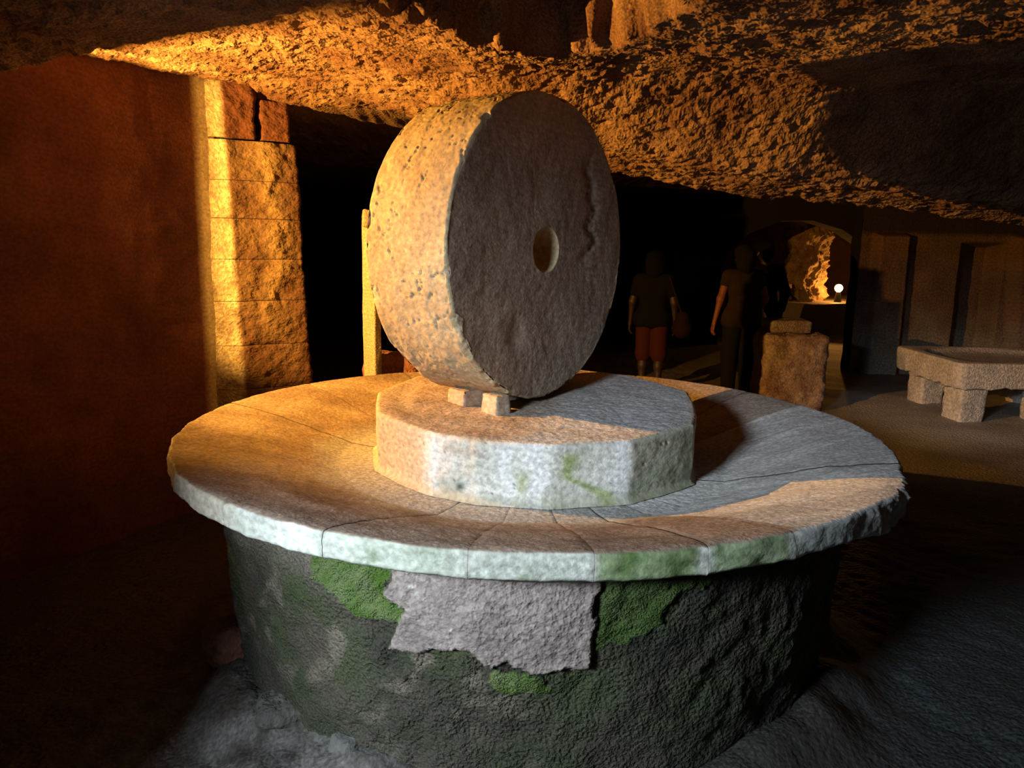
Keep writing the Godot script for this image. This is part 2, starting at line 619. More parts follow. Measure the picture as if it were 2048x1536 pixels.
func build_walls() -> void:
	var base := Color(0.19, 0.072, 0.06)
	var dirt := Color(0.10, 0.036, 0.03)
	# the left wall from the lamp's niche to the pillar; the front part is out of frame
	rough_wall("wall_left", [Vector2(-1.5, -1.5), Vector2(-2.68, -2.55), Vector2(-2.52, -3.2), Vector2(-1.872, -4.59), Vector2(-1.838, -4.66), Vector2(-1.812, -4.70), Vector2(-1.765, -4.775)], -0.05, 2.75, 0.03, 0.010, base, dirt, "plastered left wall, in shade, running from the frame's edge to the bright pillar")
	# near part with the daylight opening
	var mat := m_stone
	for w in [[Vector3(-1.6, 1.35, 1.8), Vector3(0.24, 2.8, 2.2)], [Vector3(-1.6, 1.35, -1.3), Vector3(0.24, 2.8, 0.6)], [Vector3(-1.6, 0.12, -0.15), Vector3(0.24, 0.3, 1.7)], [Vector3(-1.6, 2.52, -0.15), Vector3(0.24, 0.54, 1.7)]]:
		var b := BoxMesh.new()
		b.size = w[1]
		structure("wall_left", b, mat).position = w[0]
	var back := BoxMesh.new()
	back.size = Vector3(13, 3.4, 0.4)
	structure("wall_back", back, mat).position = Vector3(1.7, 1.5, 3.1)
	var lo := BoxMesh.new()
	lo.size = Vector3(0.5, 3.6, 16.6)
	structure("wall_left", lo, mat).position = Vector3(-4.2, 1.5, -9.9)
	var ri := BoxMesh.new()
	ri.size = Vector3(0.4, 3.6, 21.5)
	structure("wall_right", ri, mat).position = Vector3(7.6, 1.5, -7.6)
	var plug := BoxMesh.new()
	plug.size = Vector3(2.9, 3.0, 0.3)
	structure("wall_left", plug, mat).position = Vector3(-2.95, 1.4, -1.6)
	# the wall of pilasters behind the table
	var pil := func(x: float, y: float) -> Vector3:
		var d := 0.0
		d += 0.16 * smoothstep(4.60, 4.64, x) * (1.0 - smoothstep(5.00, 5.04, x)) * (1.0 - smoothstep(1.78, 1.82, y))
		d -= 0.30 * smoothstep(5.74, 5.78, x) * (1.0 - smoothstep(6.24, 6.30, x)) * (1.0 - smoothstep(1.66, 1.72, y))
		d += 0.12 * smoothstep(6.36, 6.5, x - 0.10 * (1.2 - y)) * (1.0 - smoothstep(1.78, 1.84, y))
		var p := Vector3(x, y, -10.3)
		for k in 4:
			d -= 0.012 * exp(-pow((y - 0.32 - 0.42 * k) / 0.012, 2.0))
		tint = mixc(Color(0.22, 0.13, 0.095), Color(0.13, 0.085, 0.065), 0.5 + 0.9 * nf(p, 1.3))
		tint = mixc(tint, Color(0.34, 0.36, 0.32), (1.0 - smoothstep(0.2, 1.0, y + 0.3 * nf(p, 2.0))) * 0.6)  # grey low down: the daylight reaching there is painted in
		tint = mixc(tint, Color(0.04, 0.028, 0.024), smoothstep(1.76, 1.86, y))  # shade above the pilasters painted into the wall colour
		return Vector3(x, y, -10.3 + d + nf(p, 2.0) * 0.02)
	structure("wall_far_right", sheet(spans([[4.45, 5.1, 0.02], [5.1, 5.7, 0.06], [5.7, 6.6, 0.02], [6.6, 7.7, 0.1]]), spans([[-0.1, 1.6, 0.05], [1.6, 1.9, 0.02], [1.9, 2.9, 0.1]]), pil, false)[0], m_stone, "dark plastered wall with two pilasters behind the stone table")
	rough_wall("wall_tunnel", [Vector2(4.45, -10.3), Vector2(4.5, -10.7), Vector2(6.3, -13.0)], -0.1, 2.9, 0.08, 0.03, Color(0.03, 0.022, 0.02), Color(0.02, 0.015, 0.012), "", true)


# =================================================================================== pillar at the doorway
func build_pillar() -> void:
	# plan: W (meets the left wall), C (front corner), J (edge of the doorway), then back into the dark
	var t := thing("stone_pillar", "tall pillar of rough stone blocks at the dark doorway behind the mill, its narrow left face glowing", "pillar", Vector3(-1.67, 0, -4.75))
	var ys := [0.0, 0.40, 0.71, 0.98, 1.25, 1.50, 1.74, 1.96, 2.19]
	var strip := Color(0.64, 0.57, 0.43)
	for k in ys.size() - 1:
		var y0: float = ys[k]
		var y1: float = ys[k + 1]
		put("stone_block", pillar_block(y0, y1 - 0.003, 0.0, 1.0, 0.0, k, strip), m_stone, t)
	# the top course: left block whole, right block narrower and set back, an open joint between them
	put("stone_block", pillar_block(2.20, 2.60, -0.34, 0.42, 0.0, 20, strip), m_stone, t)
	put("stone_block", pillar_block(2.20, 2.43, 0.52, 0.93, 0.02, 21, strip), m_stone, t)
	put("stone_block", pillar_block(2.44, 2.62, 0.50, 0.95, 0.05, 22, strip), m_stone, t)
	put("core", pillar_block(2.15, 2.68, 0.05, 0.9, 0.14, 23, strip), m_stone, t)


# one course of the pillar from f0 to f1 of the jamb's width (below 0: with the narrow front face as well)
func pillar_block(y0: float, y1: float, f0: float, f1: float, back: float, sd: int, strip: Color) -> ArrayMesh:
	var jamb := Color(0.155, 0.10, 0.06)  # brown stone painted darker for the slant at which lamplight meets it
	var dark := Color(0.10, 0.05, 0.032)
	var pale := Color(0.26, 0.185, 0.10)
	var w := Vector2(-0.20, 0.032)
	var j := Vector2(0.355, -0.23)
	var dj := j.normalized()
	var nj := Vector2(-dj.y, dj.x) * 1.0
	if nj.y < 0:
		nj = -nj
	var path := []
	if f0 <= 0.0:
		path = [w + Vector2(-0.02, -0.3), w, Vector2(-0.012, 0.003), Vector2(0.012, -0.005), j * f1 - dj * 0.012, j * f1 - nj * 0.012, j * f1 + Vector2(-0.25, -0.5)]
	else:
		path = [j * f0 - nj * (back + 0.3), j * f0 - nj * (back + 0.012), j * f0 + dj * 0.012 - nj * back, j * f1 - dj * 0.012 - nj * back, j * f1 - nj * (back + 0.012), j * f1 - nj * (back + 0.3)]
	var length := path_len(path)
	var ss := PackedFloat32Array()
	var at := 0.0
	for i in path.size() - 1:
		var l: float = path[i].distance_to(path[i + 1])
		var n := maxi(1, int(l / 0.014)) if i > 0 and i < path.size() - 2 else 2
		for q in n:
			ss.append(at + l * q / n)
		at += l
	ss.append(at)
	var h := y1 - y0
	var vs := PackedFloat32Array([-0.1, -0.099, 0.0])
	var nv := maxi(3, int(h / 0.014))
	for i in nv - 1:
		vs.append(h * (i + 1) / nv)
	vs.append(h)
	vs.append(h + 0.099)
	vs.append(h + 0.1)
	var mid := Vector2(0.1, -0.3)
	var fn := func(s: float, v: float) -> Vector3:
		var q := path_at(path, s)
		var yy := clampf(v, 0.0, h)
		var a := path_at(path, maxf(s - 0.02, 0.0))
		var b := path_at(path, minf(s + 0.02, length))
		var d := (b - a).normalized()
		var nrm := Vector2(-d.y, d.x)
		if nrm.dot(q - mid) < 0:
			nrm = -nrm
		var edge := minf(yy, h - yy)
		var p := Vector3(q.x, y0 + yy, q.y)
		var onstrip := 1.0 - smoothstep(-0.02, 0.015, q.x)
		var o := nf(p + Vector3(sd, 0, 0) * 0.013, 3.5) * 0.016 + n1(p, 14.0) * 0.006 + nf(p + Vector3(3, 3, 3), 20.0) * 0.006
		# the pale lumpy streak of mortar that runs down the jamb
		var mid_f := q.dot(dj) / j.length()
		var streak := exp(-pow((mid_f - 0.52 - 0.14 * sin(p.y * 4.0 + 1.0) - 0.1 * n1(p, 4.0)) / 0.13, 2.0)) * smoothstep(0.9, 1.4, p.y)
		o += streak * (0.010 + 0.012 * nf(p, 11.0))
		o *= 1.0 - 0.75 * onstrip
		o -= 0.010 * (1.0 - smoothstep(0.0, 0.014, edge)) * (1.0 - onstrip) * (0.5 + 0.5 * n1(Vector3(sd, 0, q.x * 6.0), 1.0))
		if absf(v - yy) > 0.0995:
			q = q.lerp(mid, 0.6)
			o = 0.0
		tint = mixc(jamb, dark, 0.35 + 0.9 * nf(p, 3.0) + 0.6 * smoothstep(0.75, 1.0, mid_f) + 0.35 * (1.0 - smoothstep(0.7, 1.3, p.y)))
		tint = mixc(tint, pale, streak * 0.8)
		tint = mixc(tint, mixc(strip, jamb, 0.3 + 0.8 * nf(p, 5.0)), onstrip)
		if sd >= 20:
			tint = mixc(tint, Color(0.11, 0.045, 0.03), 1.0 - onstrip)  # top course set back: its shade is painted as dark red
		var lean := 0.037 * (1.6 - p.y)
		return Vector3(q.x + nrm.x * o + lean, p.y, q.y + nrm.y * o)
	return sheet(ss, vs, fn, false)[0]


# =================================================================================== mill: masonry base
func ang_of(p: Vector2) -> float:
	return rad_to_deg(atan2(p.y, p.x))


func in_poly(a: float, y: float, poly: PackedVector2Array, p: Vector3, wob: float) -> bool:
	return Geometry2D.is_point_in_polygon(Vector2(a + nf(p, 9.0) * wob * 50.0, y + nf(p + Vector3(5, 5, 5), 9.0) * wob), poly)


func build_base() -> void:
	var t := thing("masonry_pedestal", "round masonry base of the mill, earthy and mossy with a pale mortar patch in front", "pedestal", MILL)
	var plaster := PackedVector2Array([Vector2(108.7, 0.9), Vector2(108.7, 0.71), Vector2(110.2, 0.66), Vector2(107.6, 0.626), Vector2(108.8, 0.545), Vector2(109.9, 0.494), Vector2(105.1, 0.498), Vector2(103.0, 0.523), Vector2(99.6, 0.529), Vector2(95.9, 0.479), Vector2(94.2, 0.501), Vector2(90.9, 0.474), Vector2(83.3, 0.483), Vector2(82.9, 0.615), Vector2(83.5, 0.689), Vector2(82.4, 0.732), Vector2(82.4, 0.9)])
	var moss1 := PackedVector2Array([Vector2(122.1, 0.9), Vector2(122.1, 0.66), Vector2(117.5, 0.62), Vector2(115.0, 0.572), Vector2(108.4, 0.577), Vector2(107.6, 0.641), Vector2(110.6, 0.672), Vector2(109.2, 0.72), Vector2(112.0, 0.9)])
	var moss3 := PackedVector2Array([Vector2(95.5, 0.472), Vector2(90.0, 0.468), Vector2(88.0, 0.40), Vector2(94.2, 0.39), Vector2(97.0, 0.43)])
	var moss4 := PackedVector2Array([Vector2(66.0, 0.90), Vector2(81.0, 0.90), Vector2(82.6, 0.70), Vector2(82.5, 0.54), Vector2(78.4, 0.55), Vector2(74.0, 0.62), Vector2(72.0, 0.69), Vector2(66.0, 0.71)])
	var earth := Color(0.105, 0.09, 0.068)
	var dark := Color(0.036, 0.036, 0.03)
	var green := Color(0.055, 0.075, 0.03)
	var fn := func(a: float, y: float) -> Vector3:
		var rad := deg_to_rad(a)
		var p := Vector3(cos(rad), y, sin(rad)) * Vector3(1.2, 1.0, 1.2)
		var r := lerpf(1.19, 1.235, smoothstep(0.0, 0.75, y))
		var o := nf(p, 2.5) * 0.022 + nf(p + Vector3(7, 0, 0), 9.0) * 0.010 + (nc(p, 22.0) - 0.5) * 0.007
		mark = 0
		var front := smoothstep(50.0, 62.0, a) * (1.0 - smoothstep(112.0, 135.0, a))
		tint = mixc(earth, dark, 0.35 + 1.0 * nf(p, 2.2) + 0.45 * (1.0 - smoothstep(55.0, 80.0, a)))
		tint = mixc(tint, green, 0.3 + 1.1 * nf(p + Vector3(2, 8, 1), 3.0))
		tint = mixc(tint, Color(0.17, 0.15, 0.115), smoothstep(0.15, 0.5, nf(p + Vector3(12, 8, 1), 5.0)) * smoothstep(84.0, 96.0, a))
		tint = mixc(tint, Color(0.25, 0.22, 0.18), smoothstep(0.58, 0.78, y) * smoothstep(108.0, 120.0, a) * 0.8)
		# darker towards the ground
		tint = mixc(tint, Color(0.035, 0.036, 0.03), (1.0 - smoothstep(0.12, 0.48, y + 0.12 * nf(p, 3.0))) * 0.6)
		if in_poly(a, y, plaster, p, 0.012):
			mark = 1
			o = nf(p, 2.5) * 0.010 + 0.020 + (0.5 - nc(p, 30.0)) * 0.010 + n1(p, 40.0) * 0.002
			tint = mixc(Color(0.34, 0.285, 0.27), Color(0.235, 0.195, 0.185), 0.5 + 1.0 * nf(p, 5.0))
			if nc(p + Vector3(3, 3, 3), 18.0) < 0.13:
				tint = Color(0.62, 0.6, 0.58)
				o += 0.006
		elif in_poly(a, y, moss1, p, 0.014):
			mark = 2
		elif in_poly(a, y, moss3, p, 0.016):
			mark = 3
		elif in_poly(a, y, moss4, p, 0.022):
			mark = 4
		if mark > 1:
			o += 0.006 + 0.006 * n1(p, 60.0)
			tint = mixc(Color(0.085, 0.16, 0.03), Color(0.16, 0.21, 0.09), 0.4 + 1.2 * nf(p, 7.0))
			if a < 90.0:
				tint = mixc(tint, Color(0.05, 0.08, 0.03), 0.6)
		return Vector3(cos(rad) * (r + o), y, sin(rad) * (r + o))
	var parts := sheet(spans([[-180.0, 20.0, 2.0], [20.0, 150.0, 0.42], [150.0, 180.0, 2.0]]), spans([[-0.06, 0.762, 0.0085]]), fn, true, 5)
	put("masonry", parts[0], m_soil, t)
	tag(put("mortar_patch", parts[1], m_plaster, t), "pale pebbly mortar patch")
	for k in [2, 3, 4]:
		tag(put("moss", parts[k], m_moss, t), ["bright green moss left of the mortar", "small green moss below the mortar", "dark green moss right of the mortar"][k - 2])
	var top := CylinderMesh.new()
	top.top_radius = 1.15
	top.bottom_radius = 1.15
	top.height = 0.02
	top.radial_segments = 96
	var cm := put("mortar_bed", top, m_stone, t, Vector3(0, 0.712, 0))
	cm.name = "mortar_bed"


# =================================================================================== mill: the dished slab of wedge stones
func slab_y(r: float) -> float:
	var c := [[0.0, 0.735], [0.70, 0.735], [0.80, 0.742], [0.95, 0.785], [1.15, 0.845], [1.30, 0.876], [1.38, 0.889], [1.5, 0.889]]
	for i in c.size() - 1:
		if r < c[i + 1][0]:
			return lerpf(c[i][1], c[i + 1][1], (r - c[i][0]) / (c[i + 1][0] - c[i][0]))
	return 0.889


func build_slab() -> void:
	var t := thing("mill_bed", "wide dished stone basin of wedge-shaped slabs on the mossy round base", "millstone bed", MILL)
	var joints := [49.0, 61.0, 72.5, 84.8, 97.6, 114.0, 130.0, 162.0, 192.0, 215.0, 240.0, 268.0, 297.0, 325.0, 352.0, 382.0, 409.0]
	# profile across a wedge: (radius, height, outward share)
	var prof := []
	for r in spans([[0.62, 1.374, 0.013]]):
		prof.append(Vector3(r, slab_y(r), 0))
	for k in 5:
		var a := PI / 2 * (1.0 - k / 4.0)
		prof.append(Vector3(1.386 + 0.014 * cos(a), 0.875 + 0.014 * sin(a), 1))
	for k in 6:
		prof.append(Vector3(1.402, 0.863 - 0.0085 * k, 1))
	prof.append(Vector3(1.394, 0.812, 1))
	prof.append(Vector3(1.37, 0.806, 0))
	prof.append(Vector3(1.22, 0.728, 0))
	var vs := PackedFloat32Array()
	for i in prof.size():
		vs.append(i)
	for j in joints.size() - 1:
		var a0: float = joints[j]
		var a1: float = joints[j + 1]
		var gap := 0.012
		var us := PackedFloat32Array([a0 + gap])
		var n := int((a1 - a0) / 0.6)
		for i in n - 1:
			us.append(lerpf(a0 + gap, a1 - gap, (i + 1.0) / n))
		us.append(a1 - gap)
		var lift := rng.randf_range(-0.0015, 0.0015)
		var tone := rng.randf_range(0.95, 1.04)
		var jut := rng.randf_range(-0.002, 0.002)
		var fn := func(a: float, v: float) -> Vector3:
			var q: Vector3 = prof[int(v)]
			var rad := deg_to_rad(a)
			var p := Vector3(cos(rad) * q.x, q.y, sin(rad) * q.x)
			var r := q.x
			var y := q.y + lift
			var aa := fposmod(a, 360.0)
			var e := minf(a - a0, a1 - a)
			var edge := 1.0 - smoothstep(0.0, 0.35, e)
			if q.z > 0.5:
				r += jut + nf(p, 5.0) * 0.010 + n1(p, 22.0) * 0.003
				# broken, lumpy edge at the right end
				var lump := exp(-pow((aa - 36.0) / 9.0, 2.0))
				r += lump * (0.02 + 0.03 * nf(p, 14.0))
				y -= lump * smoothstep(0.86, 0.81, q.y) * 0.05
			else:
				y += nf(p, 3.0) * 0.006 * smoothstep(0.7, 0.9, r) + n1(p, 25.0) * 0.0012
				if q.x > 1.2:
					y += jut * 0.3
			y -= edge * 0.002
			# colour: grey-brown top, paler worn rim, damp blue-grey gutter, moss along the front edge
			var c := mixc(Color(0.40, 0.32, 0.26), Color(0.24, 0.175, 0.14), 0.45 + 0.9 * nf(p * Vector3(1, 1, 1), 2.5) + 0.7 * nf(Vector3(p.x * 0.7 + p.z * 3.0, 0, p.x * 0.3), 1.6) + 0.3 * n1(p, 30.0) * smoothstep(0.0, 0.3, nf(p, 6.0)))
			var wet := (1.0 - smoothstep(0.80, 0.95, q.x + 0.06 * n1(p, 3.0)))
			c = mixc(c, Color(0.44, 0.47, 0.48), wet * 0.7)
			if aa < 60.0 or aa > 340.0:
				c = mixc(c, Color(0.60, 0.61, 0.62), 0.75)  # right side, out of the lamp: daylight painted in as paler grey
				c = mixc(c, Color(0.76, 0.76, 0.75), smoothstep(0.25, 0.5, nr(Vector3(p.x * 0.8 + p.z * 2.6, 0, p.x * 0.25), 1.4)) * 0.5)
			if q.z > 0.5 and q.y < 0.887:
				var rim := mixc(Color(0.64, 0.68, 0.63), Color(0.50, 0.53, 0.47), 0.4 + 1.0 * nf(p, 5.0))
				var m := 0.0
				m += (smoothstep(61.5, 63.0, aa) * (1.0 - smoothstep(71.5, 72.3, aa))) * 0.9
				m += (smoothstep(73.3, 74.0, aa) * (1.0 - smoothstep(84.0, 84.6, aa))) * 1.0
				m += 0.28 * smoothstep(97.6, 100.0, aa) * (1.0 - smoothstep(108.0, 118.0, aa))
				m += 0.8 * smoothstep(0.25, 0.5, nf(p + Vector3(3, 0, 8), 6.0)) * (smoothstep(84.0, 86.0, aa) * (1.0 - smoothstep(104.0, 112.0, aa)))
				rim = mixc(rim, mixc(Color(0.09, 0.16, 0.04), Color(0.30, 0.38, 0.22), 0.35 + 1.1 * nf(p, 9.0) + smoothstep(0.86, 0.82, q.y) * 0.5), m)
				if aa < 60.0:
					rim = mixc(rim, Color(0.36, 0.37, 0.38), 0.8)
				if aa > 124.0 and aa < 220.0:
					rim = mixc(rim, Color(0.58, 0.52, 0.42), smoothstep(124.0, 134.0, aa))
				c = rim
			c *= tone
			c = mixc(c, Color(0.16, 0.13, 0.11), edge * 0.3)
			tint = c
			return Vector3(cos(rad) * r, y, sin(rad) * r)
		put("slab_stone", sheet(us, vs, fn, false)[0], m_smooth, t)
	var fnm := func(a: float, r: float) -> Vector3:
		var rad := deg_to_rad(a)
		tint = Color(0.30, 0.27, 0.23)
		return Vector3(cos(rad) * r, slab_y(r) - 0.012, sin(rad) * r)
	put("mortar", sheet(steps(0, 360, 180), spans([[0.6, 1.38, 0.05]]), fnm, false)[0], m_stone, t)


# =================================================================================== mill: the raised disc
func build_bed() -> void:
	var prof := []
	for r in spans([[0.0, 0.655, 0.013]]):
		prof.append(Vector3(r, 0.984 - 0.006 * (1.0 - smoothstep(0.45, 0.66, r)), 0))
	for k in 6:
		var a := PI / 2 * (1.0 - k / 5.0)
		prof.append(Vector3(0.674 + 0.016 * cos(a), 0.968 + 0.016 * sin(a), 0.5))
	for y in spans([[0.955, 0.76, 0.010]]):
		prof.append(Vector3(0.69, y, 1))
	prof.append(Vector3(0.70, 0.745, 1))
	prof.append(Vector3(0.712, 0.738, 1))
	var vs := PackedFloat32Array()
	for i in prof.size():
		vs.append(i)
	var corners := [34.0, 64.0, 88.0, 108.5, 124.6, 155.0, 185.0, 215.0, 248.0, 280.0, 312.0, 345.0, 394.0]
	var fn := func(a: float, v: float) -> Vector3:
		var q: Vector3 = prof[int(v)]
		var rad := deg_to_rad(a)
		var p := Vector3(cos(rad) * q.x, q.y, sin(rad) * q.x)
		var aa := a if a >= 34.0 else a + 360.0
		var flat_r := 1.0
		for i in corners.size() - 1:
			if aa <= corners[i + 1]:
				var half: float = deg_to_rad(corners[i + 1] - corners[i]) / 2.0
				var mid: float = deg_to_rad((corners[i + 1] + corners[i]) / 2.0)
				flat_r = cos(half) / cos(deg_to_rad(aa) - mid)
				break
		var r := q.x * lerpf(1.0, flat_r, 0.75 * smoothstep(0.2, 0.69, q.x)) * 1.012
		var y := q.y
		if q.z > 0.4:
			r += nf(p, 3.0) * 0.008 + n1(p, 20.0) * 0.0012 - smoothstep(0.85, 0.76, q.y) * 0.006
			if nc(p + Vector3(1, 5, 2), 20.0) < 0.07:
				r -= 0.006
		else:
			y += nf(p, 4.0) * 0.006 + n1(p, 22.0) * 0.0015
			# worn groove inside the rim on the left
			y -= 0.005 * exp(-pow((q.x - 0.58) / 0.035, 2.0)) * smoothstep(110.0, 130.0, aa) * (1.0 - smoothstep(190.0, 210.0, aa))
		var top := mixc(Color(0.46, 0.38, 0.32), Color(0.30, 0.23, 0.18), 0.35 + 0.9 * nf(p, 4.0) + 0.5 * smoothstep(0.3, 0.6, nf(p + Vector3(4, 0, 0), 9.0)))
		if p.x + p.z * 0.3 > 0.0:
			top = mixc(top, Color(0.50, 0.50, 0.51), smoothstep(0.0, 0.2, p.x + p.z * 0.3))  # grey daylight beyond the wheel painted into the right half
		var side := mixc(Color(0.66, 0.67, 0.63), Color(0.50, 0.50, 0.44), 0.4 + 1.0 * nf(p, 4.0))
		# limewash runs
		for w in [[91.7, 3.4], [67.5, 3.0], [124.0, 3.0], [100.0, 2.0]]:
			side = mixc(side, Color(0.74, 0.77, 0.79), exp(-pow((aa - w[0] - 2.0 * n1(p, 6.0)) / w[1], 2.0)) * 0.8)
		# the long green stain that slants down to the right, and a shorter one beside it
		var run: float = lerpf(83.6, 70.5, smoothstep(0.89, 0.76, q.y))
		side = mixc(side, Color(0.28, 0.36, 0.12), exp(-pow((aa - run - 1.5 * n1(p, 9.0)) / 2.2, 2.0)) * smoothstep(0.965, 0.93, q.y) * 0.85)
		side = mixc(side, Color(0.38, 0.42, 0.22), exp(-pow((aa - 96.0) / 1.6, 2.0)) * smoothstep(0.90, 0.86, q.y) * smoothstep(0.77, 0.82, q.y) * 0.8)
		side = mixc(side, Color(0.42, 0.45, 0.33), smoothstep(66.0, 60.0, aa) * (0.75 + 0.5 * nf(p, 6.0)))
		side = mixc(side, Color(0.25, 0.31, 0.14), exp(-(pow((aa - 47.0) / 5.0, 2.0) + pow((q.y - 0.83) / 0.04, 2.0))) * 0.6)
		side = mixc(side, Color(0.46, 0.40, 0.34), exp(-pow((q.y - 0.94) / 0.018, 2.0)) * smoothstep(104.0, 108.0, aa) * (1.0 - smoothstep(118.0, 123.0, aa)) * 0.8)
		# a black spot low on the left
		side = mixc(side, Color(0.05, 0.055, 0.05), exp(-(pow((aa - 114.8) / 1.5, 2.0) + pow((q.y - 0.792) / 0.017, 2.0))) * 0.95)
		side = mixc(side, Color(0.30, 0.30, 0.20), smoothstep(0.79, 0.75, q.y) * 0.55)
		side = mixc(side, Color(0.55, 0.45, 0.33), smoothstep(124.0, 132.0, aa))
		side = mixc(side, Color(0.07, 0.07, 0.06), (1.0 if nc(p + Vector3(1, 5, 2), 42.0) < 0.10 else 0.0) * 0.7)
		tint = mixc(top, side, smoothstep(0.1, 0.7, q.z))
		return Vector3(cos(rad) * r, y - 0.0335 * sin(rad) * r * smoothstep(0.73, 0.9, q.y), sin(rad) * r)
	var o := put("bed_stone", sheet(steps(0, 360, 560), vs, fn, false)[0], m_smooth, self, BED)
	tag(o, "thick round bed stone with a whitewashed, green-stained side under the upright wheel", "millstone")


# =================================================================================== mill: the upright wheel
func build_wheel() -> void:
	var h := WHEEL_T / 2.0
	var prof := []
	var hole := 0.087
	for r in spans([[hole + 0.006, WHEEL_R - 0.012, 0.0115]]):
		prof.append(Vector3(r, h, 0))
	for k in 6:
		var a := PI / 2 * (1.0 - k / 5.0)
		prof.append(Vector3(WHEEL_R - 0.011 + 0.011 * cos(a), h - 0.011 + 0.011 * sin(a), 0.5))
	for z in spans([[h - 0.017, -h + 0.017, 0.0058]]):
		prof.append(Vector3(WHEEL_R, z, 1))
	for k in 6:
		var a := -PI / 2 * (k / 5.0)
		prof.append(Vector3(WHEEL_R - 0.011 + 0.011 * cos(a), -h + 0.011 + 0.011 * sin(a), 0.5))
	for r in spans([[WHEEL_R - 0.012, hole + 0.006, 0.02]]):
		prof.append(Vector3(r, -h, 0))
	for z in spans([[-h + 0.006, h - 0.006, 0.02]]):
		prof.append(Vector3(hole, z, 2))
	prof.append(Vector3(hole + 0.006, h, 2))
	var vs := PackedFloat32Array()
	for i in prof.size():
		vs.append(i)
	var fn := func(a: float, v: float) -> Vector3:
		var q: Vector3 = prof[int(v)]
		var rad := deg_to_rad(a)
		var p := Vector3(cos(rad) * q.x, sin(rad) * q.x, q.y)
		var r := q.x
		var z := q.y
		var base := mixc(Color(0.58, 0.47, 0.30), Color(0.47, 0.355, 0.21), 0.4 + 0.9 * nf(p, 3.5))
		if q.z == 1.0 or q.z == 0.5:
			r += nf(p, 3.0) * 0.006 + nf(p, 14.0) * 0.003
			# chisel scars and pits in the tread
			var scar := smoothstep(0.62, 0.80, nr(Vector3(a * 0.05, q.y * 7.5, 0), 1.7)) * smoothstep(-0.05, 0.25, nf(p, 5.0))
			var pit := 1.0 - smoothstep(0.07, 0.20, nc(p * Vector3(1, 1, 0.6), 44.0))
			pit *= smoothstep(0.2, 0.45, nf(p + Vector3(3, 1, 7), 7.0))
			r -= 0.005 * scar + 0.003 * pit
			base = mixc(base, Color(0.27, 0.19, 0.11), 0.5 * scar + 0.28 * pit)
			# broken arrises
			var near_edge := smoothstep(h - 0.03, h, absf(q.y))
			r -= near_edge * maxf(0.0, nf(p + Vector3(0, 0, 40.0 * signf(q.y)), 7.0) - 0.12) * 0.05
		elif q.z == 0.0:
			var s := signf(q.y)
			z += s * (nf(p, 2.5) * 0.005 + n1(p, 15.0) * 0.0008)
			# the tooling of the face and the sunken vertical scar on the right half, the dent near the bottom
			var scar2 := exp(-pow((p.x - 0.33 - 0.05 * n1(Vector3(0, p.y, 0), 6.0)) / 0.03, 2.0)) * smoothstep(-0.1, 0.05, p.y) * (1.0 - smoothstep(0.32, 0.42, p.y))
			z -= s * scar2 * (0.010 + 0.008 * n1(p, 30.0))
			var dent := exp(-(pow((p.x + 0.19) / 0.06, 2.0) + pow((p.y + 0.33) / 0.07, 2.0)))
			z -= s * dent * 0.012
			z -= s * 0.0008 * smoothstep(0.62, 0.8, nr(Vector3(p.x * 2.2, p.y * 0.7, 3.0), 2.0))
			base = mixc(Color(0.56, 0.43, 0.34), Color(0.42, 0.32, 0.25), 0.4 + 0.9 * nf(p, 3.0))
			base = mixc(base, Color(0.2, 0.14, 0.1), scar2 * 0.5)
		tint = base
		return Vector3(cos(rad) * r, sin(rad) * r, z)
	var n := Vector3(sin(WHEEL_TURN), 0, cos(WHEEL_TURN))
	var o := put("millstone", sheet(steps(0, 360, 640), vs, fn, true)[0], m_smooth, self, WHEEL - n * h)
	o.rotation.y = WHEEL_TURN
	tag(o, "huge upright stone mill wheel with a round axle hole standing on the bed stone", "millstone")


func build_wedges() -> void:
	var c := Color(0.52, 0.42, 0.33)
	var d := Color(0.40, 0.30, 0.22)
	var a := put("stone_wedge", rough_block(Vector3(0.13, 0.075, 0.12), 8, 0.004, 0.006, c, d, Vector3(3, 0, 0), 0.08), m_smooth, self, Vector3(-0.185, 0.965, -3.20))
	a.rotation.y = 0.75
	tag(a, "small stone chock under the wheel's tread, the left and shaded one", "wedge", "chocks under the mill wheel")
	var b := put("stone_wedge", rough_block(Vector3(0.075, 0.085, 0.10), 8, 0.004, 0.006, c, d, Vector3(5, 0, 0), 0.06), m_smooth, self, Vector3(-0.062, 0.958, -3.055))
	b.rotation.y = 0.72
	tag(b, "small stone chock at the wheel's front corner, the right and brighter one", "wedge", "chocks under the mill wheel")


func build_post() -> void:
	var t := thing("stone_post", "narrow squared upright post lit yellow, half hidden behind the wheel's left edge", "post", Vector3(-0.862, 0, -4.8))
	put("shaft", rough_block(Vector3(0.135, 1.72, 0.05), 26, 0.003, 0.008, Color(0.50, 0.42, 0.34), Color(0.42, 0.34, 0.26), Vector3(9, 0, 2)), m_wood, t, Vector3(0, 0.0, 0)).rotation.y = -0.83
	put("knob", rough_block(Vector3(0.07, 0.10, 0.07), 8, 0.012, 0.02, Color(0.48, 0.40, 0.30), Color(0.4, 0.32, 0.24), Vector3(4, 0, 2)), m_wood, t, Vector3(-0.01, 1.71, 0))
	put("foot", rough_block(Vector3(0.34, 0.95, 0.2), 10, 0.02, 0.03, Color(0.30, 0.13, 0.09), Color(0.22, 0.1, 0.07), Vector3(1, 0, 2)), m_stone, t, Vector3(0.10, -0.03, -0.17))


